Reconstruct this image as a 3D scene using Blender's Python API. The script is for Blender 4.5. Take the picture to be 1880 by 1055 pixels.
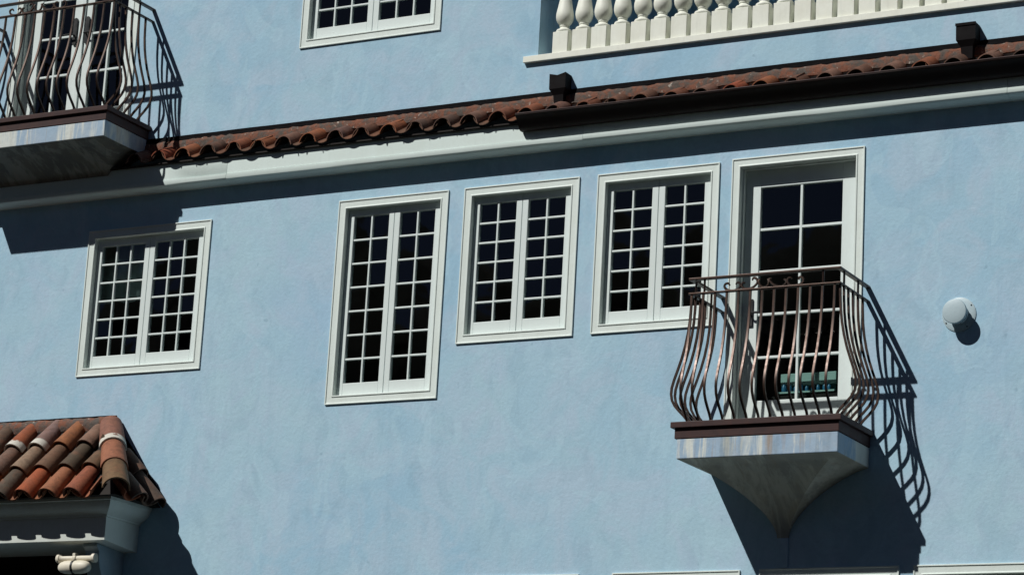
import bpy, math, random
from mathutils import Vector, Matrix, Euler
random.seed(7)
for o in list(bpy.data.objects): bpy.data.objects.remove(o)
scene = bpy.context.scene
COL = scene.collection

# ------------------------------------------------------------------ camera
YAW, PITCH, ROLL, FPX = 0.50688643, 0.25181063, 0.05635621, 4955.7
cam_d = bpy.data.cameras.new('camera'); cam = bpy.data.objects.new('camera', cam_d); COL.objects.link(cam)
cy, sy, cp, sp = math.cos(YAW), math.sin(YAW), math.cos(PITCH), math.sin(PITCH)
fw = Vector((-sy*cp, cy*cp, sp)); r0 = Vector((cy, sy, 0)); u0 = r0.cross(fw)
rr = r0*math.cos(ROLL)+u0*math.sin(ROLL); uu = -r0*math.sin(ROLL)+u0*math.cos(ROLL)
mw = Matrix((rr, uu, -fw)).transposed().to_4x4(); mw.translation = Vector((10.6, -19.0, 1.6))
cam.matrix_world = mw
cam_d.sensor_width = 36; cam_d.lens = FPX/1880*36; cam_d.clip_end = 3000
scene.camera = cam
# ------------------------------------------------------------------ light
SUN = Vector((0.65, 1.0, -1.27)).normalized()
w = bpy.data.worlds.new('World'); scene.world = w; w.use_nodes = True
nt = w.node_tree; bg = nt.nodes['Background']; sky = nt.nodes.new('ShaderNodeTexSky')
sky.sky_type = 'NISHITA'; sky.sun_disc = False; sky.air_density = 0.2; sky.dust_density = 0.2; sky.ozone_density = 4.0
sky.sun_elevation = math.asin(-SUN.z); sky.sun_rotation = math.atan2(-SUN.x, -SUN.y) % (2*math.pi)
nt.links.new(sky.outputs[0], bg.inputs[0]); bg.inputs[1].default_value = 0.05
sd = bpy.data.lights.new('sun', 'SUN'); sd.energy = 5.0; sd.angle = math.radians(0.5); sd.color = (1.0, .985, .94)
so = bpy.data.objects.new('sun', sd); COL.objects.link(so)
so.rotation_euler = (-SUN).to_track_quat('Z', 'Y').to_euler(); so.location = (-8, -14, 25)
vs = scene.view_settings; vs.view_transform = 'Standard'; vs.look = 'None'; vs.exposure = -0.25; vs.gamma = 1.0

# ------------------------------------------------------------------ mesh helpers
class MB:
    def __init__(s): s.v = []; s.f = []
    def add(s, vs_, fs):
        b = len(s.v); s.v += [tuple(p) for p in vs_]; s.f += [tuple(i+b for i in q) for q in fs]
    def box(s, x0, x1, y0, y1, z0, z1):
        s.add([(x0,y0,z0),(x1,y0,z0),(x1,y1,z0),(x0,y1,z0),(x0,y0,z1),(x1,y0,z1),(x1,y1,z1),(x0,y1,z1)],
              [(0,3,2,1),(4,5,6,7),(0,1,5,4),(1,2,6,5),(2,3,7,6),(3,0,4,7)])
        return s
    def prism(s, prof, x0, x1, seg=1, jit=0.0):          # profile (y,z) run along x
        n = len(prof); vs_ = []
        for i in range(seg+1):
            x = x0+(x1-x0)*i/seg
            for (y, z) in prof: vs_.append((x, y+random.uniform(-jit, jit), z+random.uniform(-jit, jit)))
        fs = []
        for i in range(seg):
            for k in range(n):
                a = i*n+k; b = i*n+(k+1) % n; fs.append((a, b, b+n, a+n))
        fs.append(tuple(range(n-1, -1, -1))); fs.append(tuple(seg*n+k for k in range(n)))
        s.add(vs_, fs); return s
    def frame(s, x0, x1, z0, z1, prof):                   # mitred frame, profile (inset, y)
        vs_ = []
        for (i, y) in prof: vs_ += [(x0+i,y,z0+i),(x1-i,y,z0+i),(x1-i,y,z1-i),(x0+i,y,z1-i)]
        fs = []
        for k in range(len(prof)-1):
            for c in range(4):
                a = k*4+c; b = k*4+(c+1) % 4; fs.append((a, b, b+4, a+4))
        s.add(vs_, fs); return s
    def tube(s, path, r, n=6, up=(0,0,1)):
        pts = [Vector(p) for p in path]; vs_ = []; fs = []; m = len(pts)
        rad = r if isinstance(r, (list, tuple)) else [r]*m
        prev = None
        for i, p in enumerate(pts):
            t = (pts[min(i+1, m-1)]-pts[max(i-1, 0)]).normalized()
            a = prev if prev is not None else (Vector(up) if abs(t.dot(Vector(up))) < .9 else Vector((1,0,0)))
            a = (a - t*a.dot(t)).normalized(); b = t.cross(a); prev = a
            for k in range(n):
                th = 2*math.pi*(k+.5)/n; vs_.append(p+a*math.cos(th)*rad[i]+b*math.sin(th)*rad[i])
        for i in range(m-1):
            for k in range(n):
                q = i*n+k; q2 = i*n+(k+1) % n; fs.append((q, q2, q2+n, q+n))
        fs.append(tuple(range(n-1,-1,-1))); fs.append(tuple((m-1)*n+k for k in range(n)))
        s.add(vs_, fs); return s
    def lathe(s, prof, n=20, c=(0,0,0), axis='z'):        # profile (r, h)
        vs_ = []; fs = []
        for (r, h) in prof:
            for k in range(n):
                th = 2*math.pi*k/n; a, b = r*math.cos(th), r*math.sin(th)
                vs_.append((c[0]+a, c[1]+b, c[2]+h) if axis == 'z' else ((c[0]+a, c[1]+h, c[2]+b) if axis == 'y' else (c[0]+h, c[1]+a, c[2]+b)))
        for i in range(len(prof)-1):
            for k in range(n):
                q = i*n+k; q2 = i*n+(k+1) % n; fs.append((q, q2, q2+n, q+n))
        fs.append(tuple(range(n-1,-1,-1))); fs.append(tuple((len(prof)-1)*n+k for k in range(n)))
        s.add(vs_, fs); return s
    def mesh(s, name, mat, smooth=None):
        me = bpy.data.meshes.new(name); me.from_pydata(s.v, [], s.f); me.materials.append(mat)
        import bmesh
        bm = bmesh.new(); bm.from_mesh(me); bmesh.ops.recalc_face_normals(bm, faces=bm.faces); bm.to_mesh(me); bm.free()
        if smooth:
            for p in me.polygons: p.use_smooth = True
            me.set_sharp_from_angle(angle=math.radians(smooth))
        return me
def link(name, me, parent=None, loc=None, rot=None, mtx=None):
    o = bpy.data.objects.new(name, me); COL.objects.link(o)
    if parent is not None: o.parent = parent
    if mtx is not None: o.matrix_local = mtx
    if loc is not None: o.location = loc
    if rot is not None: o.rotation_euler = rot
    return o
def build(mb, name, mat, parent=None, smooth=None, bevel=0, **k):
    o = link(name, mb.mesh(name, mat, smooth), parent, **k)
    if bevel:
        b = o.modifiers.new('bevel', 'BEVEL'); b.width = bevel; b.segments = 2; b.limit_method = 'ANGLE'; b.angle_limit = math.radians(40)
    return o
def tag(o, label=None, cat=None, group=None, kind=None):
    for k, v in (('label', label), ('category', cat), ('group', group), ('kind', kind)):
        if v: o[k] = v
    return o
def empty(name, loc):
    o = bpy.data.objects.new(name, None); COL.objects.link(o); o.location = loc; o.empty_display_size = .1
    return o

# ------------------------------------------------------------------ materials
def new_mat(name, rough=.6, metal=0.0, spec=.5):
    m = bpy.data.materials.new(name); m.use_nodes = True
    b = m.node_tree.nodes['Principled BSDF']; b.inputs['Roughness'].default_value = rough; b.inputs['Metallic'].default_value = metal
    b.inputs['Specular IOR Level'].default_value = spec
    return m, m.node_tree, b
def coords(nt, scale=(1,1,1), kind='Object'):
    tc = nt.nodes.new('ShaderNodeTexCoord'); mp = nt.nodes.new('ShaderNodeMapping'); mp.inputs['Scale'].default_value = scale
    nt.links.new(tc.outputs[kind], mp.inputs[0]); return mp.outputs[0]
def geo_coords(nt, scale=(1,1,1)):
    g = nt.nodes.new('ShaderNodeNewGeometry'); mp = nt.nodes.new('ShaderNodeMapping'); mp.inputs['Scale'].default_value = scale
    nt.links.new(g.outputs['Position'], mp.inputs[0]); return mp.outputs[0]
def noise(nt, vec, scale, detail=5, rough=.55, dist=0.0):
    n = nt.nodes.new('ShaderNodeTexNoise'); n.inputs['Scale'].default_value = scale; n.inputs['Detail'].default_value = detail
    n.inputs['Roughness'].default_value = rough; n.inputs['Distortion'].default_value = dist
    nt.links.new(vec, n.inputs['Vector']); return n.outputs['Fac']
def ramp(nt, fac, stops):
    r = nt.nodes.new('ShaderNodeValToRGB'); e = r.color_ramp.elements
    while len(e) < len(stops): e.new(.5)
    for el, (p, c) in zip(e, stops):
        el.position = p; el.color = (c, c, c, 1) if isinstance(c, (int, float)) else (*c, 1)
    nt.links.new(fac, r.inputs[0]); return r.outputs[0]
def mix(nt, fac, a, b, mode='MIX'):
    m = nt.nodes.new('ShaderNodeMix'); m.data_type = 'RGBA'; m.blend_type = mode
    for sock, val in ((m.inputs[0], fac), (m.inputs[6], a), (m.inputs[7], b)):
        if hasattr(val, 'is_output'): nt.links.new(val, sock)
        elif isinstance(val, (int, float)): sock.default_value = val
        else: sock.default_value = (*val, 1)
    return m.outputs[2]
def bump(nt, b, hs, dist=.01, strength=1.0):
    prev = None
    for (h, d, st) in hs:
        n = nt.nodes.new('ShaderNodeBump'); n.inputs['Distance'].default_value = d; n.inputs['Strength'].default_value = st
        nt.links.new(h, n.inputs['Height'])
        if prev is not None: nt.links.new(prev, n.inputs['Normal'])
        prev = n.outputs[0]
    nt.links.new(prev, b.inputs['Normal'])

def stucco(name, c1, c2, c3, stain=0.0):
    m, nt, b = new_mat(name, .85, 0, .25)
    p = geo_coords(nt)
    big = noise(nt, p, .55, 6, .6, .6)
    col = mix(nt, ramp(nt, big, [(.36, 0), (.64, 1)]), c1, c2)
    med = noise(nt, p, 2.3, 7, .62, .9)
    col = mix(nt, ramp(nt, med, [(.44, 0), (.62, .9)]), col, c3)
    trow = noise(nt, geo_coords(nt, (1.0, 1.0, .55)), 4.2, 6, .62, 1.2)
    col = mix(nt, ramp(nt, trow, [(.34, .26), (.5, 0)]), col, tuple(c*.74 for c in c1))
    pat = noise(nt, geo_coords(nt, (1.0, 1.0, .8)), 1.9, 3, .45, 1.3)
    col = mix(nt, ramp(nt, pat, [(.545, 0), (.558, .33), (.60, .25), (.67, 0)]), col, tuple(c*1.10 for c in c2))
    lil = noise(nt, p, 1.3, 4, .55, .8)
    col = mix(nt, ramp(nt, lil, [(.55, 0), (.72, .35)]), col, (c3[0]*.98, c3[1]*.97, c3[2]*1.03))
    fine = noise(nt, p, 38, 4, .6)
    col = mix(nt, ramp(nt, fine, [(.3, .14), (.60, 0)]), col, tuple(c*.6 for c in c1))
    drip = noise(nt, geo_coords(nt, (1, 1, .05)), 5.5, 6, .65, .25)
    col = mix(nt, ramp(nt, drip, [(.58, 0), (.74, .22)]), col, tuple(c*.70 for c in c1))
    spots = noise(nt, p, 9, 2, .5)
    col = mix(nt, ramp(nt, spots, [(.24, .4), (.29, 0)]), col, tuple(c*.62 for c in c1))
    if stain:
        st = noise(nt, geo_coords(nt, (1.0, .35, .10)), 7, 5, .7, .4)
        wht = ramp(nt, st, [(.47, 0), (.56, stain)])
        col = mix(nt, wht, col, (.70, .72, .66))
        st2 = noise(nt, geo_coords(nt, (1.3, .3, .07)), 11, 4, .65, .3)
        col = mix(nt, ramp(nt, st2, [(.58, 0), (.70, stain*.75)]), col, (.36, .23, .12))
        st3 = noise(nt, geo_coords(nt, (1.0, .3, .12)), 5, 4, .6, .3)
        col = mix(nt, ramp(nt, st3, [(.56, 0), (.68, stain*.5)]), col, (.16, .17, .15))
    nt.links.new(col, b.inputs['Base Color'])
    bump(nt, b, [(trow, .02, .14), (noise(nt, p, 22, 5, .6), .008, .28), (fine, .004, .35)])
    return m
M_wall = stucco('blue_stucco', (.333, .534, .690), (.408, .594, .700), (.425, .570, .702))
M_balc = stucco('stained_stucco', (.30, .44, .60), (.36, .47, .58), (.40, .49, .58), stain=.85)
M_corb_shade = stucco('stained_shade_stucco', (.12, .125, .115), (.15, .14, .115), (.10, .105, .10), stain=.14)  # streaked corbel stucco; shade under the upper balcony is put into the base colour
M_corb = stucco('weathered_stucco', (.34, .34, .30), (.40, .37, .30), (.30, .31, .29), stain=.30)
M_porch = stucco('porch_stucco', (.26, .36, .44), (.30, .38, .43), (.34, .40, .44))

def painted(name, c, rough=.5, dirt=.25):
    m, nt, b = new_mat(name, rough, 0, .4)
    p = geo_coords(nt)
    n1 = noise(nt, p, 5, 6, .65, .4)
    col = mix(nt, ramp(nt, n1, [(.35, dirt), (.6, 0)]), c, tuple(x*.82*y for x, y in zip(c, (1, .97, .9))))
    n2 = noise(nt, geo_coords(nt, (1, 1, .15)), 30, 3, .6)
    col = mix(nt, ramp(nt, n2, [(.3, dirt*.6), (.5, 0)]), col, tuple(x*.75 for x in c))
    nt.links.new(col, b.inputs['Base Color'])
    bump(nt, b, [(noise(nt, p, 45, 4, .6), .002, .35)])
    return m
M_trim = painted('white_trim_paint', (.700, .775, .745))
M_sash = painted('sash_paint', (.69, .765, .755), .42, .12)
M_cornice = painted('cornice_paint', (.665, .765, .74), .6, .18)
M_balus = painted('balustrade_paint', (.80, .82, .74), .55, .4)
M_vent = painted('vent_paint', (.42, .53, .58), .45, .1)
M_pipe = painted('pipe_paint', (.72, .67, .56), .5, .5)
M_crown = painted('porch_crown_paint', (.62, .66, .62), .6, .3)

def metal_paint(name, c, rough, metal, var=.3, spec=.5):
    m, nt, b = new_mat(name, rough, metal, spec)
    p = geo_coords(nt); n1 = noise(nt, p, 14, 5, .65)
    col = mix(nt, ramp(nt, n1, [(.4, 0), (.65, var)]), c, tuple(x*y for x, y in zip(c, (1.9, 1.35, 1.0))))
    nt.links.new(col, b.inputs['Base Color'])
    nt.links.new(ramp(nt, n1, [(.3, rough-.08), (.7, rough+.12)]), b.inputs['Roughness'])
    return m
M_iron = metal_paint('wrought_iron', (.044, .027, .021), .40, .6, .3)
M_cap = metal_paint('brown_flashing', (.044, .024, .024), .55, .0, .35, .25)
M_gutter = metal_paint('gutter_metal', (.016, .010, .009), .55, .0, .3, .2)
M_black = metal_paint('black_metal', (.007, .006, .007), .7, .0, .2, .08)
M_handle = metal_paint('handle_metal', (.02, .022, .024), .4, .3, .2)
M_flash = metal_paint('flashing_metal', (.005, .005, .006), .8, .0, .2, .05)

m, nt, b = new_mat('clay_tile', .8, 0, .3); M_tile = m
oi = nt.nodes.new('ShaderNodeObjectInfo')
pw = geo_coords(nt)
col = mix(nt, ramp(nt, noise(nt, pw, 16, 6, .65, .6), [(.36, .42), (.58, 0)]), oi.outputs['Color'], (.060, .030, .020), 'MIX')
col = mix(nt, ramp(nt, noise(nt, pw, 7, 5, .6, .5), [(.5, 0), (.72, .35)]), col, (.30, .12, .065))
col = mix(nt, ramp(nt, noise(nt, pw, 60, 4, .7), [(.3, .2), (.5, 0)]), col, (.03, .022, .018))
gen = coords(nt, (1,1,1), 'Generated')
sep = nt.nodes.new('ShaderNodeSeparateXYZ'); nt.links.new(gen, sep.inputs[0])
lm = ramp(nt, sep.outputs[1], [(.0, 1), (.17, 1), (.21, 0), (1, 0)])
lm = mix(nt, 1.0, lm, ramp(nt, noise(nt, pw, 9, 4, .6), [(.38, 0), (.44, 1)]), 'MULTIPLY')
al = nt.nodes.new('ShaderNodeMath'); al.operation = 'LESS_THAN'; al.inputs[1].default_value = .5; nt.links.new(oi.outputs['Alpha'], al.inputs[0])
lm2 = nt.nodes.new('ShaderNodeMath'); lm2.operation = 'MULTIPLY'; nt.links.new(lm, lm2.inputs[0]); nt.links.new(al.outputs[0], lm2.inputs[1])
col = mix(nt, lm2.outputs[0], col, (.55, .52, .46))
nt.links.new(col, b.inputs['Base Color'])
bump(nt, b, [(noise(nt, pw, 40, 5, .65), .006, .5)])
TILE_COLS = [(.34,.115,.045),(.30,.10,.045),(.23,.085,.045),(.16,.075,.045),(.12,.07,.05),(.36,.085,.035),(.22,.12,.085),(.27,.13,.075),(.18,.10,.08)]

m, nt, b = new_mat('mortar', .95, 0, .2); M_mortar = m
p = geo_coords(nt)
col = mix(nt, ramp(nt, noise(nt, p, 11, 6, .7, .5), [(.42, 0), (.58, 1)]), (.10, .085, .075), (.20, .085, .055))
col = mix(nt, ramp(nt, noise(nt, p, 26, 4, .6), [(.62, 0), (.7, .8)]), col, (.42, .38, .33))
nt.links.new(col, b.inputs['Base Color']); bump(nt, b, [(noise(nt, p, 30, 6, .7), .02, .7)])

m = bpy.data.materials.new('window_glass'); m.use_nodes = True; nt = m.node_tree; M_glass = m
for n in list(nt.nodes): nt.nodes.remove(n)
out = nt.nodes.new('ShaderNodeOutputMaterial'); tr = nt.nodes.new('ShaderNodeBsdfTransparent'); gl = nt.nodes.new('ShaderNodeBsdfGlossy')
tr.inputs[0].default_value = (.80, .86, .86, 1); gl.inputs['Roughness'].default_value = .02
fr = nt.nodes.new('ShaderNodeFresnel'); fr.inputs[0].default_value = 1.75; mx = nt.nodes.new('ShaderNodeMixShader')
gb = nt.nodes.new('ShaderNodeNewGeometry'); iv = nt.nodes.new('ShaderNodeMath'); iv.operation = 'SUBTRACT'; iv.inputs[0].default_value = 1
nt.links.new(gb.outputs['Backfacing'], iv.inputs[1]); ml_ = nt.nodes.new('ShaderNodeMath'); ml_.operation = 'MULTIPLY'
nt.links.new(iv.outputs[0], ml_.inputs[0]); nt.links.new(fr.outputs[0], ml_.inputs[1]); nt.links.new(ml_.outputs[0], mx.inputs[0]); nt.links.new(tr.outputs[0], mx.inputs[1]); nt.links.new(gl.outputs[0], mx.inputs[2])
nt.links.new(mx.outputs[0], out.inputs[0])
bn = nt.nodes.new('ShaderNodeBump'); bn.inputs['Distance'].default_value = .004; bn.inputs['Strength'].default_value = .25
nt.links.new(noise(nt, geo_coords(nt), 3.0, 2, .5), bn.inputs['Height']); nt.links.new(bn.outputs[0], gl.inputs['Normal'])

def plain(name, c, rough=.8, spec=.3, var=.25, sc=6):
    m, nt, b = new_mat(name, rough, 0, spec); p = geo_coords(nt)
    col = mix(nt, ramp(nt, noise(nt, p, sc, 5, .6), [(.35, 0), (.65, var)]), c, tuple(x*.6 for x in c))
    nt.links.new(col, b.inputs['Base Color']); return m
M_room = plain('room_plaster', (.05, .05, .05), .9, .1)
M_wood = plain('dark_timber', (.018, .014, .012), .7, .2)
M_ground = plain('asphalt', (.012, .013, .0115), .95, .2, .4, 2)
M_added_slope = plain('added_slope_cover', (.012, .018, .010), 1, .05, .7, .25)
M_roof = plain('flat_roof_felt', (.08, .08, .08), .9)
M_blind = plain('grey_blind', (.42, .50, .50), .9)
M_mint = plain('mint_paint', (.42, .60, .53), .6, .4, .15)
M_teal = plain('teal_glass', (.03, .10, .10), .3, .5)
M_blue = plain('blue_glass', (.03, .17, .30), .3, .5)

# ------------------------------------------------------------------ ground and added far slope
g = MB(); g.add([(-600,-600,0),(600,-600,0),(600,600,0),(-600,600,0)], [(0,1,2,3)])
tag(build(g, 'ground', M_ground), 'dark asphalt ground in front of the house', 'ground', kind='structure')
h = MB(); nx, ny = 210, 12; vs_ = []; fs = []  # unseen slope behind the camera, added so the panes reflect dark
for j in range(ny+1):
    for i in range(nx+1):
        x = -260+i*2.0; y = -70-j*9.0; t = min(1, j/5.0)
        z = (t*t*(3-2*t))*(44+3*math.sin(x*.031+1.0)+2*math.sin(x*.11+j)+1.5*math.sin(x*.37+j*2)+random.uniform(-1.5,1.5)) if j else -.5
        vs_.append((x, y, z))
for j in range(ny):
    for i in range(nx):
        a = j*(nx+1)+i; fs.append((a, a+1, a+nx+2, a+nx+1))
h.add(vs_, fs)
tag(build(h, 'added_slope', M_added_slope, smooth=60), 'unseen dark wooded slope added for the window reflections', 'added_slope', kind='structure')

# ------------------------------------------------------------------ the house
house = tag(empty('blue_house', (0, 0, 0)), 'pale blue stucco house with white trimmed windows and a clay tile eave', 'house')
WINS = [  # name, outer x0,x1,z0,z1, glass (lx0,lx1,rx0,rx1,z0,z1), cols, rows, meet, label; window and door positions scaled about the camera onto a deeper plane
 ('w1', -4.399, -3.043, 6.679, 8.047, (-4.268, -3.79, -3.677, -3.201, 6.873, 7.904), 3, 6, -3.735, 'white casement window with three panes across each leaf, half under the balcony shadow'),
 ('w2', -1.709, -0.609, 6.283, 8.095, (-1.572, -1.219, -1.11, -0.761, 6.474, 7.955), 2, 7, -1.166, 'tallest white casement window, seven panes high'),
 ('w3', -0.456, 0.64, 6.736, 8.095, (-0.325, 0.028, 0.14, 0.492, 6.926, 7.957), 2, 6, 0.084, 'white casement window six panes high beside the tallest window'),
 ('w4', 0.806, 1.908, 6.739, 8.095, (0.937, 1.289, 1.405, 1.758, 6.929, 7.957), 2, 6, 1.347, 'white casement window six panes high beside the balcony door'),
 ('w5', -2.251, -0.802, 9.56, 10.991, (-2.115, -1.59, -1.474, -0.944, 9.75, 10.801), 3, 6, -1.532, 'white casement window of the upper storey above the tile eave'),
 ('w6', -0.313, 0.808, 3.302, 4.78, (-0.182, 0.168, 0.278, 0.679, 3.452, 4.664), 2, 6, 0.223, 'white window head at the lower edge, leftmost of four'),
 ('w7', 1.104, 2.203, 3.302, 4.78, (1.239, 1.59, 1.71, 2.07, 3.452, 4.664), 2, 6, 1.65, 'white window head at the lower edge, left of the corbel foot'),
 ('w8', 2.363, 3.499, 3.302, 4.785, (2.501, 2.871, 2.991, 3.362, 3.452, 4.664), 2, 6, 2.931, 'white window head in the balcony shadow at the lower edge'),
 ('w9', 3.612, 4.743, 3.302, 4.785, (3.752, 4.112, 4.243, 4.603, 3.452, 4.664), 2, 6, 4.173, 'white window head at the lower edge, rightmost'),
]
DOORS = [  # outer x0,x1,z0,z1
 (2.016, 3.151, 5.825, 8.109), (-5.523, -4.073, 9.0, 11.06)]
TW = .077
holes = [(a+TW-.005, b_-TW+.005, c+TW-.005, d-TW+.005) for (_, a, b_, c, d, *_r) in WINS]
holes += [(a+TW-.008, b_-TW+.008, c-.01, d-TW+.003) for (a, b_, c, d) in DOORS]
LOG = (0.175, 5.6, 9.16, 10.80); holes.append(LOG)
REC = (-5.55, -3.72, 3.0, 5.06); holes.append(REC)
X0, X1, ZT = -9.0, 8.0, 12.0
xs = sorted({X0, X1, *[v for q in holes for v in q[:2]]}); zs = sorted({0.0, ZT, *[v for q in holes for v in q[2:]]})
wl = MB(); idx = {}
def vid(x, z):
    if (x, z) not in idx: idx[(x, z)] = len(wl.v); wl.v.append((x, 0.0, z))
    return idx[(x, z)]
for i in range(len(xs)-1):
    for j in range(len(zs)-1):
        cx, cz = (xs[i]+xs[i+1])/2, (zs[j]+zs[j+1])/2
        if any(q[0] < cx < q[1] and q[2] < cz < q[3] for q in holes): continue
        wl.f.append((vid(xs[i],zs[j]), vid(xs[i+1],zs[j]), vid(xs[i+1],zs[j+1]), vid(xs[i],zs[j+1])))
wl.add([(X0,0,0),(X0,9,0),(X0,9,ZT),(X0,0,ZT)], [(0,1,2,3)]); wl.add([(X1,0,0),(X1,9,0),(X1,9,ZT),(X1,0,ZT)], [(0,1,2,3)])
wl.add([(X0,9,0),(X1,9,0),(X1,9,ZT),(X0,9,ZT)], [(0,1,2,3)])
lx0, lx1, lz0, lz1 = LOG; D = 2.6                                         # loggia recess
wl.add([(lx0,0,lz0),(lx0,D,lz0),(lx0,D,lz1),(lx0,0,lz1)], [(0,1,2,3)]); wl.add([(lx1,0,lz0),(lx1,D,lz0),(lx1,D,lz1),(lx1,0,lz1)], [(0,1,2,3)])
wl.add([(lx0,D,lz0),(lx1,D,lz0),(lx1,D,lz1),(lx0,D,lz1)], [(0,1,2,3)]); wl.add([(lx0,0,lz1),(lx1,0,lz1),(lx1,D,lz1),(lx0,D,lz1)], [(0,1,2,3)])
wl.add([(lx0,0,lz0),(lx1,0,lz0),(lx1,D,lz0),(lx0,D,lz0)], [(0,1,2,3)])
build(wl, 'wall', M_wall, house)
rf = MB().box(X0-.1, X1+.1, -.1, 9.1, ZT, ZT+.12); build(rf, 'flat_roof', M_roof, house)
rm = MB()
def room(x0, x1, y1, z0, z1):
    y0 = .14
    rm.add([(x0,y0,z0),(x1,y0,z0),(x1,y1,z0),(x0,y1,z0),(x0,y0,z1),(x1,y0,z1),(x1,y1,z1),(x0,y1,z1)],
           [(0,3,2,1),(4,5,6,7),(1,2,6,5),(2,3,7,6),(3,0,4,7)])
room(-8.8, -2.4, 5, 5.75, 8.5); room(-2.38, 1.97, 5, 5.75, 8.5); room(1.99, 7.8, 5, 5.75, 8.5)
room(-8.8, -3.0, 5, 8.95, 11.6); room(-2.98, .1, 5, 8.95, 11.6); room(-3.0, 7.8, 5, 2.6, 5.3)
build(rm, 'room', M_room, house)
rc = MB(); x0, x1, z0, z1 = REC
for q in ([(x0,0,z0),(x0,.9,z0),(x0,.9,z1),(x0,0,z1)], [(x1,0,z0),(x1,.9,z0),(x1,.9,z1),(x1,0,z1)], [(x0,.9,z0),(x1,.9,z0),(x1,.9,z1),(x0,.9,z1)],
          [(x0,0,z1),(x1,0,z1),(x1,.9,z1),(x0,.9,z1)], [(x0,0,z0),(x1,0,z0),(x1,.9,z0),(x0,.9,z0)]): rc.add(q, [(0,1,2,3)])
build(rc, 'porch_recess', M_wood, house)

# windows
W_PROF = [(0,.01),(0,-.014),(.011,-.014),(.013,-.007),(.063,-.006),(.065,-.012),(.074,-.013),(.078,-.009),(.078,.12)]
D_PROF = [(0,.01),(0,-.014),(.011,-.014),(.013,-.007),(.058,-.006),(.060,-.012),(.070,-.013),(.074,-.009),(.074,.044),(.088,.044),(.088,.058),(.080,.058),(.080,.18)]
def sash(x0, x1, z0, z1, gx0, gx1, gz0, gz1, nc, nr, y, mw_=.0165, th=.045):
    s = MB()
    s.box(x0, gx0, y, y+th, z0, z1); s.box(gx1, x1, y, y+th, z0, z1)
    s.box(gx0, gx1, y+.0005, y+th, z0, gz0); s.box(gx0, gx1, y+.0005, y+th, gz1, z1)
    for c in range(1, nc):
        x = gx0+(gx1-gx0)*c/nc; s.box(x-mw_/2, x+mw_/2, y+.006, y+th-.006, gz0, gz1)
    for r in range(1, nr):
        z = gz0+(gz1-gz0)*r/nr; s.box(gx0, gx1, y+.0075, y+th-.0075, z-mw_/2, z+mw_/2)
    # putty bead round the glass
    return s
def panes(parent, gx0, gx1, gz0, gz1, nc, nr, y, rows=None):
    pw_, ph = (gx1-gx0)/nc, (gz1-gz0)/nr
    me = MB().box(-pw_/2+.004, pw_/2-.004, -.002, .002, -ph/2+.004, ph/2-.004).mesh('pane', M_glass)
    for c in range(nc):
        for r in range(nr):
            o = link('pane', me, parent, loc=(gx0+pw_*(c+.5), y, gz0+ph*(r+.5)))
            o.rotation_euler = (random.uniform(-.012,.012), 0, random.uniform(-.012,.012))
for (nm, a, b_, c, d, gg, nc, nr, mt, lab) in WINS:
    fr_ = build(MB().frame(a, b_, c, d, W_PROF), 'window', M_trim, house, bevel=.002); fr_['label'] = lab
    ia, ib, ic, id_ = a+.080, b_-.080, c+.080, d-.080
    y = .040
    build(sash(ia, mt-.0025, ic, id_, gg[0], gg[1], gg[4], gg[5], nc, nr, y), 'casement', M_sash, fr_, bevel=.003)
    build(sash(mt+.0025, ib, ic, id_, gg[2], gg[3], gg[4], gg[5], nc, nr, y), 'casement', M_sash, fr_, bevel=.003)
    panes(fr_, gg[0], gg[1], gg[4], gg[5], nc, nr, y+.024); panes(fr_, gg[2], gg[3], gg[4], gg[5], nc, nr, y+.024)
# balcony doors
a, b_, c, d = DOORS[0]
dr = build(MB().frame(a, b_, c-.11, d, D_PROF), 'balcony_door', M_trim, house, bevel=.002); dr['label'] = 'white single glazed door behind the lower balcony railing'
build(sash(a+.082, b_-.082, c+.02, d-.082, 2.226, 2.927, 6.133, 7.883, 2, 5, .102, .021), 'door_leaf', M_sash, dr, bevel=.003)
panes(dr, 2.226, 2.927, 6.133, 7.883, 2, 5, .127)
build(MB().box(a+.02, b_-.02, -.03, .12, c-.02, c+.019), 'threshold', M_trim, dr)
hd = MB().box(2.158, 2.192, .088, .1015, 6.74, 6.96); hd.tube([(2.175,.092,6.84),(2.175,.052,6.84),(2.27,.048,6.838)], .009, 8)
build(hd, 'door_handle', M_handle, dr, smooth=40)
a, b_, c, d = DOORS[1]
dr = build(MB().frame(a, b_, c-.11, d, D_PROF), 'balcony_door', M_trim, house, bevel=.002); dr['label'] = 'white double glazed door behind the upper balcony railing'
mt = -4.798
for (p0, p1, g0, g1) in ((a+.082, mt-.003, -5.305, -4.911), (mt+.003, b_-.082, -4.685, -4.29)):
    build(sash(p0, p1, c+.02, d-.082, g0, g1, 9.284, 10.81, 2, 4, .102, .021), 'door_leaf', M_sash, dr, bevel=.003)
    panes(dr, g0, g1, 9.284, 10.81, 2, 4, .127)
build(MB().box(mt-.022, mt+.022, .084, .1015, c+.02, d-.083), 'astragal', M_sash, dr, bevel=.003)
build(MB().box(a+.02, b_-.02, -.03, .12, c-.02, c+.019), 'threshold', M_trim, dr)
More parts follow.
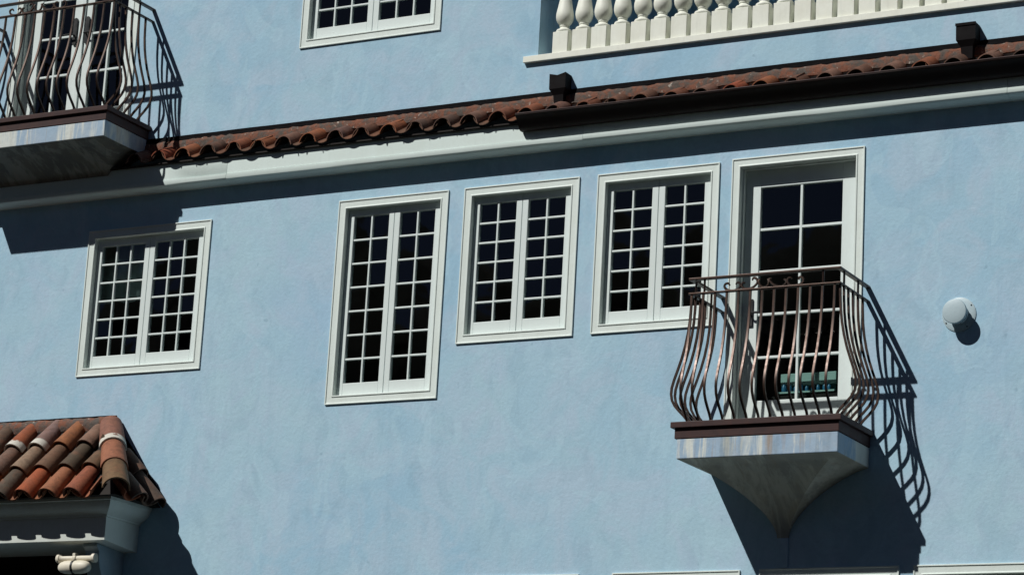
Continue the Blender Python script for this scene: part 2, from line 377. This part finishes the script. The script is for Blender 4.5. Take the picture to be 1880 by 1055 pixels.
for hx, s_ in ((-4.88, -1), (-4.74, 1)):
    hd = MB(); n = 10; ring = [(hx+.021*math.cos(math.pi*k/n), 10.195+.021*math.sin(math.pi*k/n)) for k in range(n+1)]+[(hx+.021*math.cos(math.pi+math.pi*k/n), 9.965+.021*math.sin(math.pi+math.pi*k/n)) for k in range(n+1)]
    k_ = len(ring); hd.add([(x, .086, z) for x, z in ring]+[(x, .1015, z) for x, z in ring], [tuple(range(k_))]+[(i, (i+1) % k_, (i+1) % k_+k_, i+k_) for i in range(k_)])
    hd.tube([(hx, .092, 10.04), (hx, .047, 10.04), (hx+s_*.05, .042, 10.04), (hx+s_*.10, .044, 10.036)], .009, 8)
    build(hd, 'door_handle', M_handle, dr, smooth=40)

# cornice
cor = [(0,8.560),(-.144,8.560),(-.144,8.4135),(-.1425,8.4125),(-.1425,8.4105),(-.1525,8.4095),(-.1535,8.374),(-.149,8.365),(-.135,8.357),(-.112,8.351),(-.08,8.346),(-.04,8.344),(0,8.343)]
jts = [X0-.15, -6.1, -2.83, .72, 4.35, X1+.15]; cmain = None
for k in range(len(jts)-1):
    oy = random.uniform(-.0012, .0012)
    pc = build(MB().prism([(y_+(oy if y_ < 0 else 0), z_) for y_, z_ in cor], jts[k]+.0012, jts[k+1]-.0012, 10, .0008), 'cornice' if cmain is None else 'cornice_length', M_cornice, house if cmain is None else cmain, smooth=35)
    cmain = cmain or pc
# tile eave
SL = Vector((0, 1, .55)).normalized()
eb = MB().prism([(0,8.630),(-.1725,8.574),(-.1725,8.562),(-.1455,8.5625),(0,8.5605)], X0, X1)
eave = build(eb, 'tile_eave', M_wood, house)
def barrel(L, ra, rb, th=.014, n=10, arc=math.pi, shear=0.0):
    s = MB(); rows = []; m_ = 4
    for j in range(m_+1):
        t = j/m_; r = ra+(rb-ra)*t
        for rad in (r, r-th):
            for k in range(n+1):
                a_ = math.pi/2+arc/2-arc*k/n; s.v.append((rad*math.cos(a_), L*t+shear*rad*math.sin(a_)*(1-t), rad*math.sin(a_)))
    st = 2*(n+1)
    for j in range(m_):
        for k in range(n):
            a_ = j*st+k; s.f.append((a_, a_+1, a_+1+st, a_+st)); b2 = a_+n+1; s.f.append((b2, b2+st, b2+1+st, b2+1))
        a_ = j*st; s.f.append((a_, a_+st, a_+st+n+1, a_+n+1)); a_ = j*st+n; s.f.append((a_, a_+n+1, a_+st+n+1, a_+st))
    for k in range(n):
        s.f.append((k, k+n+1, k+n+2, k+1)); e = m_*st+k; s.f.append((e, e+1, e+n+2, e+n+1))
    return s.mesh('roof_tile', M_tile, 50)
def tile_mtx(pos, up_dir, along, flip=False, jit=.012):
    y = Vector(up_dir).normalized(); x = Vector(along).normalized(); z = x.cross(y).normalized(); x = y.cross(z)
    if flip: x, z = -x, -z
    m = Matrix((x, y, z)).transposed().to_4x4()
    m = m @ Euler((random.uniform(-jit,jit), random.uniform(-jit*2,jit*2), random.uniform(-jit,jit))).to_matrix().to_4x4()
    m.translation = Vector(pos); return m
def place_tile(me, parent, mtx, col=None, lime=False):
    o = link('roof_tile', me, parent, mtx=mtx)
    c = col or random.choice(TILE_COLS); k = random.uniform(.82, 1.05); g_ = (c[0]+c[1]+c[2])/3
    c = (c[0]*.86+g_*.14, c[1]*.9+.085*.1+g_*.04, c[2]*.92+.05*.08)
    o.color = (c[0]*k, c[1]*k, c[2]*k, 0.0 if lime else 1.0); return o
ME_cov = barrel(.25, .089, .082, .007, 12, math.pi*.92, .55); ME_pan = barrel(.25, .104, .110, .006, 12, math.pi*.85, -.55)
i0 = -22
for i in range(i0, 42):
    x = -3.285+.2676*i+random.uniform(-.008, .008)
    if x > X1-.1: break
    if x < X0+.15: continue
    if -5.72 < x-.1 and x < -3.93: continue
    yj = random.uniform(-.012, .012)
    place_tile(ME_cov, eave, tile_mtx((x, -.214+yj, 8.582+random.uniform(-.005,.005)), SL, (1,0,0)), lime=random.random() < .02).color = (lambda c_: (c_[0]*.72, c_[1]*.68, c_[2]*.68, 1))(random.choice(TILE_COLS))
    if not (-5.72 < x+.03 < -3.85):
        place_tile(ME_pan, eave, tile_mtx((x+.134, -.199+random.uniform(-.007,.007), 8.699+random.uniform(-.005,.005)), SL, (1,0,0), True), col=random.choice([(.20,.07,.035),(.16,.06,.035),(.13,.06,.04)]))
def mortar_strip(x0, x1, prof, step, jit):
    return MB().prism(prof, x0, x1, max(2, int((x1-x0)/step)), jit)
build(mortar_strip(-3.87, X1, [(.0,8.836),(-.018,8.826),(-.032,8.798),(-.03,8.74),(0,8.74)], .045, .006), 'mortar_bed', M_mortar, eave, smooth=60)
build(MB().prism([(-.0006,8.872),(-.014,8.870),(-.020,8.824),(-.0006,8.82)], -3.9, X1, 60, .0012), 'flashing', M_flash, eave)

# balconies -----------------------------------------------------------
def balcony(x0, x1, z, face, corb, label):
    # slab top z; x0,x1 cap extents; corbel height, apex at wall centre
    xc = (x0+x1)/2; cap_d = .672
    fx0, fx1, fd = x0+.048, x1-.030, .645; zt, zb = z-.129, z-.129-face
    bal = build(MB().box(fx0, fx1, -fd, -.001, zb, zt), 'balcony', M_balc, house, bevel=.006); bal['label'] = label
    s = MB(); N = 22
    def ring(hx0, hx1, dd, zz): return [(hx0, 0.02, zz), (hx0, -dd, zz), (hx1, -dd, zz), (hx1, 0.02, zz)]
    H, wb, db, xa = corb; rings = []
    for k in range(0, N+1):
        u = k/N; gq = .75*(1-u)**1.7+.25*(1-math.sqrt(max(0, 1-(1-u)**2)))
        lx = xa-wb-(xa-wb-fx0-.004)*gq; rx = xa+wb+(fx1-.004-xa-wb)*gq
        rings.append(ring(lx, rx, db+(fd-.004-db)*gq, zb-.0005-H*u))
    n = len(rings); vs_ = [p for r in rings for p in r]; fs = [(0,1,2,3)]
    for k in range(n-1):
        for c_ in range(3): a_ = k*4+c_; fs.append((a_, a_+1, a_+5, a_+4))
    s.add(vs_, fs)
    build(s, 'corbel', M_corb if wb < .1 else M_corb_shade, bal, smooth=30)
    if wb < .1: build(MB().box(xa-wb, xa+wb, -.014, -.001, 4.787, zb-H), 'corbel_stem', M_wall, bal, bevel=.003)
    cp_ = MB(); cp_.box(x0, x1, -cap_d, -.002, z-.046, z)
    build(cp_, 'slab_edging', M_cap, bal, bevel=.004)
    build(MB().box(x0+.028, x1-.022, -cap_d+.022, -.003, z-.128, z-.0465), 'slab_fascia', M_cap, bal, bevel=.004)
    return bal
balcony(1.874, 3.268, 5.822, .155, (.52, .046, .0145, 2.553), 'stained blue balcony slab on a tapering curved corbel')
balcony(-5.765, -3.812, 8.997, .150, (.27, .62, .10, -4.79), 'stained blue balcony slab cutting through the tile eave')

# railings ------------------------------------------------------------
prof = [(h_, o_*1.2) for h_, o_ in [(1.02,0),(.93,.002),(.82,.007),(.72,.017),(.62,.033),(.52,.055),(.43,.080),(.35,.104),(.29,.118),(.24,.121),(.19,.113),(.145,.092),(.10,.058),(.065,.028),(.035,.006),(.0,-.010)]]
ME_bar = MB().tube([(0, -o, h_) for h_, o in prof], .0116, 4, up=(1,0,0)).mesh('bar', M_iron, 50)
SCR = [[(2.301,6.89),(2.284,6.909),(2.261,6.904),(2.254,6.885),(2.274,6.860),(2.316,6.849),(2.362,6.856),(2.389,6.879),(2.378,6.904),(2.36,6.909),(2.349,6.893)],
 [(2.425,6.899),(2.411,6.906),(2.4,6.892),(2.403,6.872),(2.422,6.857),(2.459,6.853),(2.495,6.863),(2.526,6.891),(2.527,6.917),(2.511,6.934),(2.492,6.933),(2.488,6.916)],
 [(2.552,6.922),(2.541,6.912),(2.547,6.881),(2.568,6.859),(2.596,6.855),(2.618,6.871),(2.624,6.901),(2.614,6.919)],
 [(2.643,6.921),(2.625,6.914),(2.649,6.882),(2.682,6.860),(2.728,6.852),(2.759,6.865),(2.769,6.886),(2.76,6.902),(2.746,6.903)],
 [(2.814,6.906),(2.8,6.915),(2.78,6.907),(2.779,6.881),(2.797,6.858),(2.832,6.851),(2.877,6.856),(2.905,6.871),(2.907,6.897),(2.888,6.914),(2.87,6.909),(2.875,6.893)]]
def smooth_path(pts, n=4):
    out_ = []; P_ = [Vector(p) for p in pts]
    for i in range(len(P_)-1):
        a_, b2, c_, d_ = P_[max(i-1,0)], P_[i], P_[i+1], P_[min(i+2,len(P_)-1)]
        for k in range(n):
            t = k/n; out_.append(.5*((2*b2)+(c_-a_)*t+(2*a_-5*b2+4*c_-d_)*t*t+(3*b2-a_-3*c_+d_)*t**3))
    out_.append(P_[-1]); return out_
def railing(x0, x1, zb, fxs, posts, sc_x, label, dd=.612):
    r = tag(empty('balcony_railing', ((x0+x1)/2, -dd/2, zb)), label, 'railing')
    org = Vector(((x0+x1)/2, -dd/2, zb))
    def L(x, y, z): return (x-org.x, y-org.y, z-org.z)
    def bx(mb_, x0_, x1_, y0_, y1_, z0_, z1_): mb_.box(x0_-org.x, x1_-org.x, y0_-org.y, y1_-org.y, z0_-org.z, z1_-org.z)
    for nm, zc, hh, ww in (('top_rail', 1.138, .018, .040), ('middle_rail', 1.022, .014, .034)):
        mb_ = MB()
        bx(mb_, x0, x1, -dd-ww/2+.016, -dd+ww/2+.016, zb+zc-hh/2, zb+zc+hh/2)
        y1_ = -dd+ww/2+.016
        bx(mb_, x0, x0+ww, y1_, .01, zb+zc-hh/2+.0004, zb+zc+hh/2-.0004); bx(mb_, x1-ww, x1, y1_, .01, zb+zc-hh/2+.0004, zb+zc+hh/2-.0004)
        build(mb_, nm, M_iron, r, bevel=.003)
    for x in fxs: link('bar', ME_bar, r, loc=L(x, -dd+.014, zb), rot=(0,0,random.uniform(-.03,.03)))
    for y in (.578, .505, .415, .32, .215, .115):
        link('bar', ME_bar, r, loc=L(x1-.016, -y, zb), rot=(0,0,math.pi/2+random.uniform(-.03,.03)))
        link('bar', ME_bar, r, loc=L(x0+.016, -y, zb), rot=(0,0,-math.pi/2+random.uniform(-.03,.03)))
    me = MB().tube([(0,0,1.029),(0,0,1.129)], .009, 6).mesh('post', M_iron)
    for x in posts: link('post', me, r, loc=L(x, -dd+.014, zb))
    for y in (.505, .215):
        for x in (x0+.016, x1-.016): link('post', me, r, loc=L(x, -y, zb))
    for pth in SCR:
        p3 = [L(x-2.580+sc_x, -dd+.012, z-5.822+zb+.006) for x, z in smooth_path([(q[0], q[1]) for q in pth])] if False else None
        pp = smooth_path([Vector((q[0]-2.580+sc_x, 0, q[1]-5.822+zb-.002)) for q in pth])
        n_ = len(pp); rad = [.0100*(.55+.45*min(1, min(i, n_-1-i)/5)) for i in range(n_)]
        build(MB().tube([L(q.x, -dd+.012, q.z) for q in pp], rad, 6, up=(0,1,0)), 'scroll', M_iron, r, smooth=50)
    return r
railing(1.955, 3.217, 5.822, [1.979+.0988*i for i in range(13)], (2.085, 3.069), 2.580, 'bowed wrought iron railing in front of the single door, casting its shadow on the wall')
railing(-5.675, -3.889, 9.0, [-5.598+.113*i for i in range(16)], (-5.485, -4.016), -4.782, 'bowed wrought iron railing in front of the double door, above the tile eave')

# balustrade ----------------------------------------------------------
sill = build(MB().prism([(-.034,9.152),(.16,9.152),(.16,9.207),(-.033,9.207)], .05, 5.7), 'balustrade', M_balus, house, bevel=.003)
sill['label'] = 'white turned balustrade on a projecting sill'
bp = MB(); bp.box(-.071,.071,-.071,.071,0,.195)
bp.lathe([(.062,.1945),(.069,.203),(.070,.213),(.066,.222),(.054,.228),(.044,.236),(.037,.246),(.036,.250),(.042,.253),(.043,.259),(.038,.264),(.047,.273),(.062,.291),(.073,.315),(.077,.340),(.076,.365),(.070,.40),(.062,.44),(.053,.49),(.045,.55),(.039,.61),(.036,.66),(.045,.665),(.045,.675),(.036,.68),(.055,.70),(.062,.715)], 24)
bp.box(-.071,.071,-.071,.071,.7155,.85)
ME_bal = bp.mesh('baluster', M_balus, 42)
for i in range(28):
    o = link('baluster', ME_bal, sill, loc=(.381+.184*i+random.uniform(-.002,.002), .0605, 9.2075), rot=(random.uniform(-.006,.006),random.uniform(-.006,.006),random.uniform(-.02,.02)))
    bv = o.modifiers.new('bevel','BEVEL'); bv.width = .003; bv.segments = 2; bv.limit_method = 'ANGLE'; bv.angle_limit = math.radians(60)
build(MB().box(.178, 5.58, -.04, .17, 10.058, 10.13), 'top_rail', M_balus, sill, bevel=.004)

# gutter --------------------------------------------------------------
gt = MB(); gx0, gx1 = .150, 7.9; R, cyg, czg = .066, -.229, 8.604; n = 12
outer = [(-.294,8.604),(-.293,8.592),(-.284,8.583),(-.268,8.573),(-.248,8.552),(-.232,8.529),(-.214,8.505),(-.196,8.491),(-.180,8.487),(-.150,8.487),(-.149,8.600)]
inner = [(-.153,8.600),(-.154,8.491),(-.180,8.491),(-.193,8.495),(-.210,8.508),(-.228,8.532),(-.244,8.555),(-.265,8.576),(-.281,8.586),(-.288,8.593),(-.289,8.604)]
gt.prism(outer+inner, gx0, gx1, 30, .0006)
gut = build(gt, 'gutter', M_gutter, None, smooth=40)
tag(gut, 'dark brown half round gutter under the clay tile eave', 'gutter')
build(MB().tube([(gx0+i*.25, -.291, 8.606+random.uniform(-.0008,.0008)) for i in range(32)], .0055, 8), 'rolled_lip', M_cap, gut, smooth=50)
build(MB().prism(outer, gx0-.003, gx0+.001), 'end_cap', M_gutter, gut)

# conductor heads ------------------------------------------------------
def conductor(x0, x1, label, dent=0.0):
    s = MB(); xc = (x0+x1)/2; hw = (x1-x0)/2; zt = 8.992
    rings = [(hw, .11, zt), (hw, .11, zt-.135), (hw*.62, .085, zt-.185), (hw*.55, .075, zt-.28)]
    vs_ = []
    for (a_, d_, z) in rings: vs_ += [(-a_, 0.001, z-8.72), (-a_, -d_, z-8.72), (0, -d_, z-8.72-(dent if z == zt else 0)), (a_, -d_, z-8.72), (a_, .001, z-8.72)]
    fs = []
    for k in range(3):
        for c_ in range(4): a_ = k*5+c_; fs.append((a_, a_+1, a_+6, a_+5))
        fs.append((k*5+4, k*5, k*5+5, k*5+9))
    s.add(vs_, fs)
    o = build(s, 'conductor_head', M_black, None, loc=(xc, 0, 8.72), rot=(random.uniform(-.02,.02), random.uniform(-.05,.05), 0))
    sm = o.modifiers.new('solid','SOLIDIFY'); sm.thickness = .003
    tag(o, label, 'rain head', 'black rain heads above the tile eave')
    if not dent: build(MB().box(-hw-.004, hw+.004, -.116, -.1115, zt-8.72-.02, zt-8.72+.002), 'rim', M_black, o)
conductor(.360, .512, 'dented black metal rain head at the left end of the gutter', .018)
conductor(3.921, 4.079, 'black metal rain head at the far right of the tile eave')

# wall vent ------------------------------------------------------------
v = tag(empty('wall_vent', (3.940, 0, 6.690)), 'round pale wall vent cap right of the lower balcony', 'vent')
build(MB().lathe([(.134,-.001),(.134,-.006),(.125,-.010),(.09,-.011)], 36, axis='y'), 'flange', M_vent, v, smooth=40)
build(MB().lathe([(.078,-.010),(.078,-.05),(.083,-.053),(.078,-.056),(.078,-.078),(.084,-.081),(.078,-.084),(.080,-.098)], 36, axis='y'), 'duct', M_vent, v, smooth=40)
build(MB().lathe([(.078,-.0975),(.094,-.098),(.096,-.112),(.092,-.120),(.075,-.124),(.04,-.127),(.003,-.128)], 36, axis='y'), 'cap', M_vent, v, smooth=50)
ms = MB().lathe([(.005,-.006),(.006,-.012),(.003,-.015)], 8, axis='y').mesh('screw', M_handle)
for a_ in (.6, 2.2, 3.7, 5.3): link('screw', ms, v, loc=(.118*math.cos(a_), 0, .118*math.sin(a_)))

# porch canopy at lower left -------------------------------------------
PXR, PD, PZ = -3.315, .690, 5.452; PL = -6.3
canopy = build(MB().prism([(0,5.06),(-.47,5.095),(-.482,5.095),(-.482,5.315),(0,5.315)], PL, -3.545), 'porch_canopy', M_crown, house, bevel=.003)
canopy['label'] = 'projecting porch canopy with a hipped clay tile roof'
cr = MB(); pr = [(0,5.296),(.012,5.298),(.014,5.312),(.03,5.325),(.062,5.345),(.094,5.375),(.108,5.41),(.112,5.424),(.122,5.427),(.122,5.462)]
vs_ = []
for (o_, z) in pr: vs_ += [(PL, -.482-o_, z), (-3.545+o_, -.482-o_, z), (-3.545+o_, -.001, z)]
fs = []
for k in range(len(pr)-1):
    for c_ in range(2): a_ = k*3+c_; fs.append((a_, a_+1, a_+4, a_+3))
k = (len(pr)-1)*3; cr.add(vs_+[(PL, -.001, 5.462)], fs+[(k, k+1, k+2, k+3)])
build(cr, 'crown_moulding', M_crown, canopy, smooth=35)
bed = MB(); HX = -3.965
bed.add([(PL,-PD+.02,PZ),(PXR-.02,-PD+.02,PZ),(PXR-.02,-.001,PZ),(HX,-.001,6.215),(PL,-.001,6.215),(PL,-.001,PZ)], [(0,1,3,4),(1,2,3),(0,5,2,1)])
proof = build(bed, 'tile_bed', M_wood, canopy)
S1 = Vector((0, PD, .75)).normalized(); LEN = math.hypot(PD, .75)
ME_c2 = barrel(.41, .100, .076, .013); ME_c3 = barrel(.28, .100, .084, .013); ME_c4 = barrel(.20, .100, .088, .013); ME_ps = barrel(.20, .112, .114, .012, arc=math.pi*.85); ME_p2 = barrel(.42, .112, .118, .012, arc=math.pi*.85)
N1 = Vector((1,0,0)).cross(S1).normalized()
cols = [-3.745-.2676*i for i in range(10)]
spec_col = {(0,0):(.30,.08,.045),(0,1):(.14,.075,.045),(0,2):(.16,.085,.05),(1,0):(.33,.115,.06),(1,1):(.10,.065,.045),(1,2):(.22,.12,.09),(2,0):(.36,.075,.03),(2,1):(.17,.085,.055),(2,2):(.33,.11,.045),(3,0):(.10,.07,.055),(3,1):(.26,.17,.12),(3,2):(.20,.12,.115)}
for ci, x in enumerate(cols):
    for k in range(3):
        s0 = -.03+k*.345; base = Vector((x, -PD, PZ))+S1*s0
        hipx = PXR+(HX-PXR)*min(1, (s0+.22)/LEN)
        if x > hipx+.03: continue
        me_ = ME_c4 if (ci, k) == (0, 1) else (ME_c3 if (ci, k) == (1, 2) else ME_c2)
        place_tile(me_, proof, tile_mtx(base+N1*(.022 if k else .012), S1-N1*(.05 if k else .02), (1,0,0), jit=.005), spec_col.get((ci, k)), lime=(ci, k) in ((3,2),(4,2)))
        xp = x-.134
        if xp < hipx-.10 and (ci, k) != (0, 1):
            place_tile(ME_p2, proof, tile_mtx(Vector((xp, -PD, PZ))+S1*(s0+.01)+N1*(.094), S1, (1,0,0), True, .006), random.choice(TILE_COLS[:3]))
place_tile(barrel(.2, .112, .114, .012, arc=math.pi*.85), proof, tile_mtx(Vector((-3.638, -PD, PZ))+S1*(-.02)+N1*.09, S1, (1,0,0), True, .006), (.34,.10,.05))
S2 = Vector((-(PXR-HX), 0, .75)).normalized(); N2 = Vector((0,1,0)).cross(S2).normalized()
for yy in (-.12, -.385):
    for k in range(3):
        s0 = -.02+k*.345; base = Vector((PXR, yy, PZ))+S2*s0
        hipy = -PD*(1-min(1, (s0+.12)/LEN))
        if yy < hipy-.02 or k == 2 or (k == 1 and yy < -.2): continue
        place_tile(ME_c3 if (k == 1 or yy < -.2) else ME_c2, proof, tile_mtx(base+N2*(.022 if k else .012), S2-N2*.04, (0,1,0), jit=.005), random.choice([(.12,.06,.045),(.15,.065,.045),(.10,.06,.05)]))  # darker clay tones carry the shade of this right-hand slope
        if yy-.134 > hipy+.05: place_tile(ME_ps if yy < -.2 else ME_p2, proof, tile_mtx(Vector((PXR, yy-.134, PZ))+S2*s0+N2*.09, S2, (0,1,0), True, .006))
SH = (Vector((HX,0,6.215))-Vector((PXR,-PD,PZ))); HL = SH.length; SH.normalize()
AH = Vector((1, 1, 0)).normalized(); AH = (AH-SH*AH.dot(SH)).normalized()
NH = AH.cross(SH).normalized()
ME_h = barrel(.44, .122, .100, n=12)
for k, c_ in enumerate([(.19,.105,.055), (.34,.12,.07), (.30,.12,.09)]):
    place_tile(ME_h, proof, tile_mtx(Vector((PXR,-PD,PZ))+SH*(-.0+k*.36)+NH*(.035+.006*(k == 0)), SH, AH, jit=.004), c_, lime=(k == 2))
build(mortar_strip(PL, -3.90, [(0,6.30),(-.04,6.285),(-.075,6.225),(-.05,6.17),(0,6.17)], .05, .008), 'mortar_bed', M_mortar, proof, smooth=60)
build(MB().prism([(-.0006,6.308),(-.014,6.306),(-.018,6.272),(-.0006,6.265)], PL, -3.945, 30, .0012), 'flashing', M_flash, proof)
fl2 = MB(); a_ = Vector((-3.950,0,6.300)); e_ = Vector((PXR+.02,0,PZ+.085))
fl2.add([tuple(a_+Vector((0,-.001,.0))), tuple(e_+Vector((0,-.001,0))), tuple(e_+Vector((-.03,-.001,-.03))), tuple(a_+Vector((-.03,-.001,-.03))),
         tuple(a_+Vector((0,-.016,0))), tuple(e_+Vector((0,-.016,0))), tuple(e_+Vector((-.03,-.016,-.03))), tuple(a_+Vector((-.03,-.016,-.03)))],
        [(0,1,5,4),(4,5,6,7),(3,2,6,7),(1,2,6,5),(0,3,7,4)])
build(fl2, 'flashing', M_flash, proof)
# curved bracket under the canopy
br = MB(); pts = [(0,5.062),(-.40,5.085),(-.40,5.06)]
for k in range(13):
    t = math.pi/2*k/12; pts.append((-.36+.24*(1-math.cos(t)), 5.02-.30*math.sin(t)))
pts += [(-.12,3.2),(0,3.2)]
vs_ = [(-3.83, y, z) for y, z in pts]+[(-3.68, y, z) for y, z in pts]; k_ = len(pts)
br.add(vs_, [tuple(range(k_)), tuple(range(2*k_-1, k_-1, -1))]+[(i, (i+1) % k_, (i+1) % k_+k_, i+k_) for i in range(k_)])
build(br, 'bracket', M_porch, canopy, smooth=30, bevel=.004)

# pipe fitting under the canopy ----------------------------------------
pf = tag(empty('pipe_fitting', (-3.90, -.38, 4.905)), 'cream twin pipe fitting under the porch canopy', 'pipe fitting')
build(MB().lathe([(.036,-.205),(.040,-.20),(.040,-.176),(.034,-.172),(.031,-.166),(.024,-.15),(.023,-.03),(.024,.06),(.023,.15),(.031,.168),(.034,.172),(.040,.176),(.040,.205),(.03,.21)], 20, c=(0,0,.055), axis='x'), 'cross_pipe', M_pipe, pf, smooth=45)
build(MB().lathe([(.028,-.035),(.033,-.03),(.033,.0),(.028,.004)], 16, c=(0,0,.055), axis='x').box(-.03,.0,-.028,.028,.07,.10), 'coupling', M_pipe, pf, smooth=45, bevel=.004)
build(MB().lathe([(.004,-.165),(.03,-.158),(.045,-.14),(.055,-.105),(.059,-.06),(.058,-.012)], 20, c=(0,-.02,-.025), axis='x'), 'elbow', M_pipe, pf, smooth=60)
build(MB().lathe([(.058,.012),(.059,.06),(.055,.105),(.045,.14),(.03,.158),(.004,.165)], 20, c=(0,-.02,-.025), axis='x'), 'elbow', M_pipe, pf, smooth=60)
build(MB().lathe([(.05,-.0115),(.062,-.010),(.062,.010),(.05,.0115)], 20, c=(0,-.02,-.025), axis='x'), 'joint_band', M_handle, pf, smooth=40)
build(MB().tube([(0,.02,.055),(0,.2,.10),(0,.38,.14)], .02, 10), 'stub_pipe', M_pipe, pf, smooth=60)

# things inside the rooms ----------------------------------------------
bl = MB(); n = 16; bl.v = []; 
for k in range(n+1):
    x = -4.56+.62*k/n; y = .30+.012*math.sin(k*2.1)
    bl.v += [(x, y, 7.98), (x, y+.004, 7.44+.006*math.sin(k)), ]
bl.f = [(2*k, 2*k+1, 2*k+3, 2*k+2) for k in range(n)]
o = build(bl, 'curtain', M_blind, None, smooth=60); o.modifiers.new('solid','SOLIDIFY').thickness = .003
tag(o, 'short grey curtain behind the upper left panes of the leftmost window', 'curtain')
bxp = tag(empty('storage_box', (2.605, .42, 6.19)), 'mint green box holding blue jars behind the lower balcony door', 'box')
build(MB().box(-.235,.235,-.14,.14,.095,.19), 'lid', M_mint, bxp, bevel=.004)
build(MB().box(-.225,.225,-.12,.13,0,.10), 'body', M_teal, bxp, bevel=.004)
mj = MB().lathe([(.02,0),(.026,.006),(.026,.045),(.018,.055),(.018,.064)], 12).mesh('jar', M_blue, 40)
for k in range(9):
    o = link('jar', mj, bxp, loc=(-.20+.048*k+random.uniform(-.008,.008), -.145+random.uniform(-.01,.01), .038)); sc = random.uniform(.55, 1.0); o.scale = (sc*.8, sc*.8, sc)
build(MB().box(-.235,.235,-.175,-.121,.024,.037), 'shelf_lip', M_mint, bxp)
st = tag(empty('side_table', (2.605, .42, 5.752)), 'dark low table carrying the mint green box', 'table')
build(MB().box(-.3,.3,-.2,.2,.40,.437), 'table_top', M_wood, st)
ml = MB().box(-.02,.02,-.02,.02,0,.40).mesh('leg', M_wood)
for sx in (-1,1):
    for sy_ in (-1,1): link('leg', ml, st, loc=(sx*.26, sy_*.16, 0))
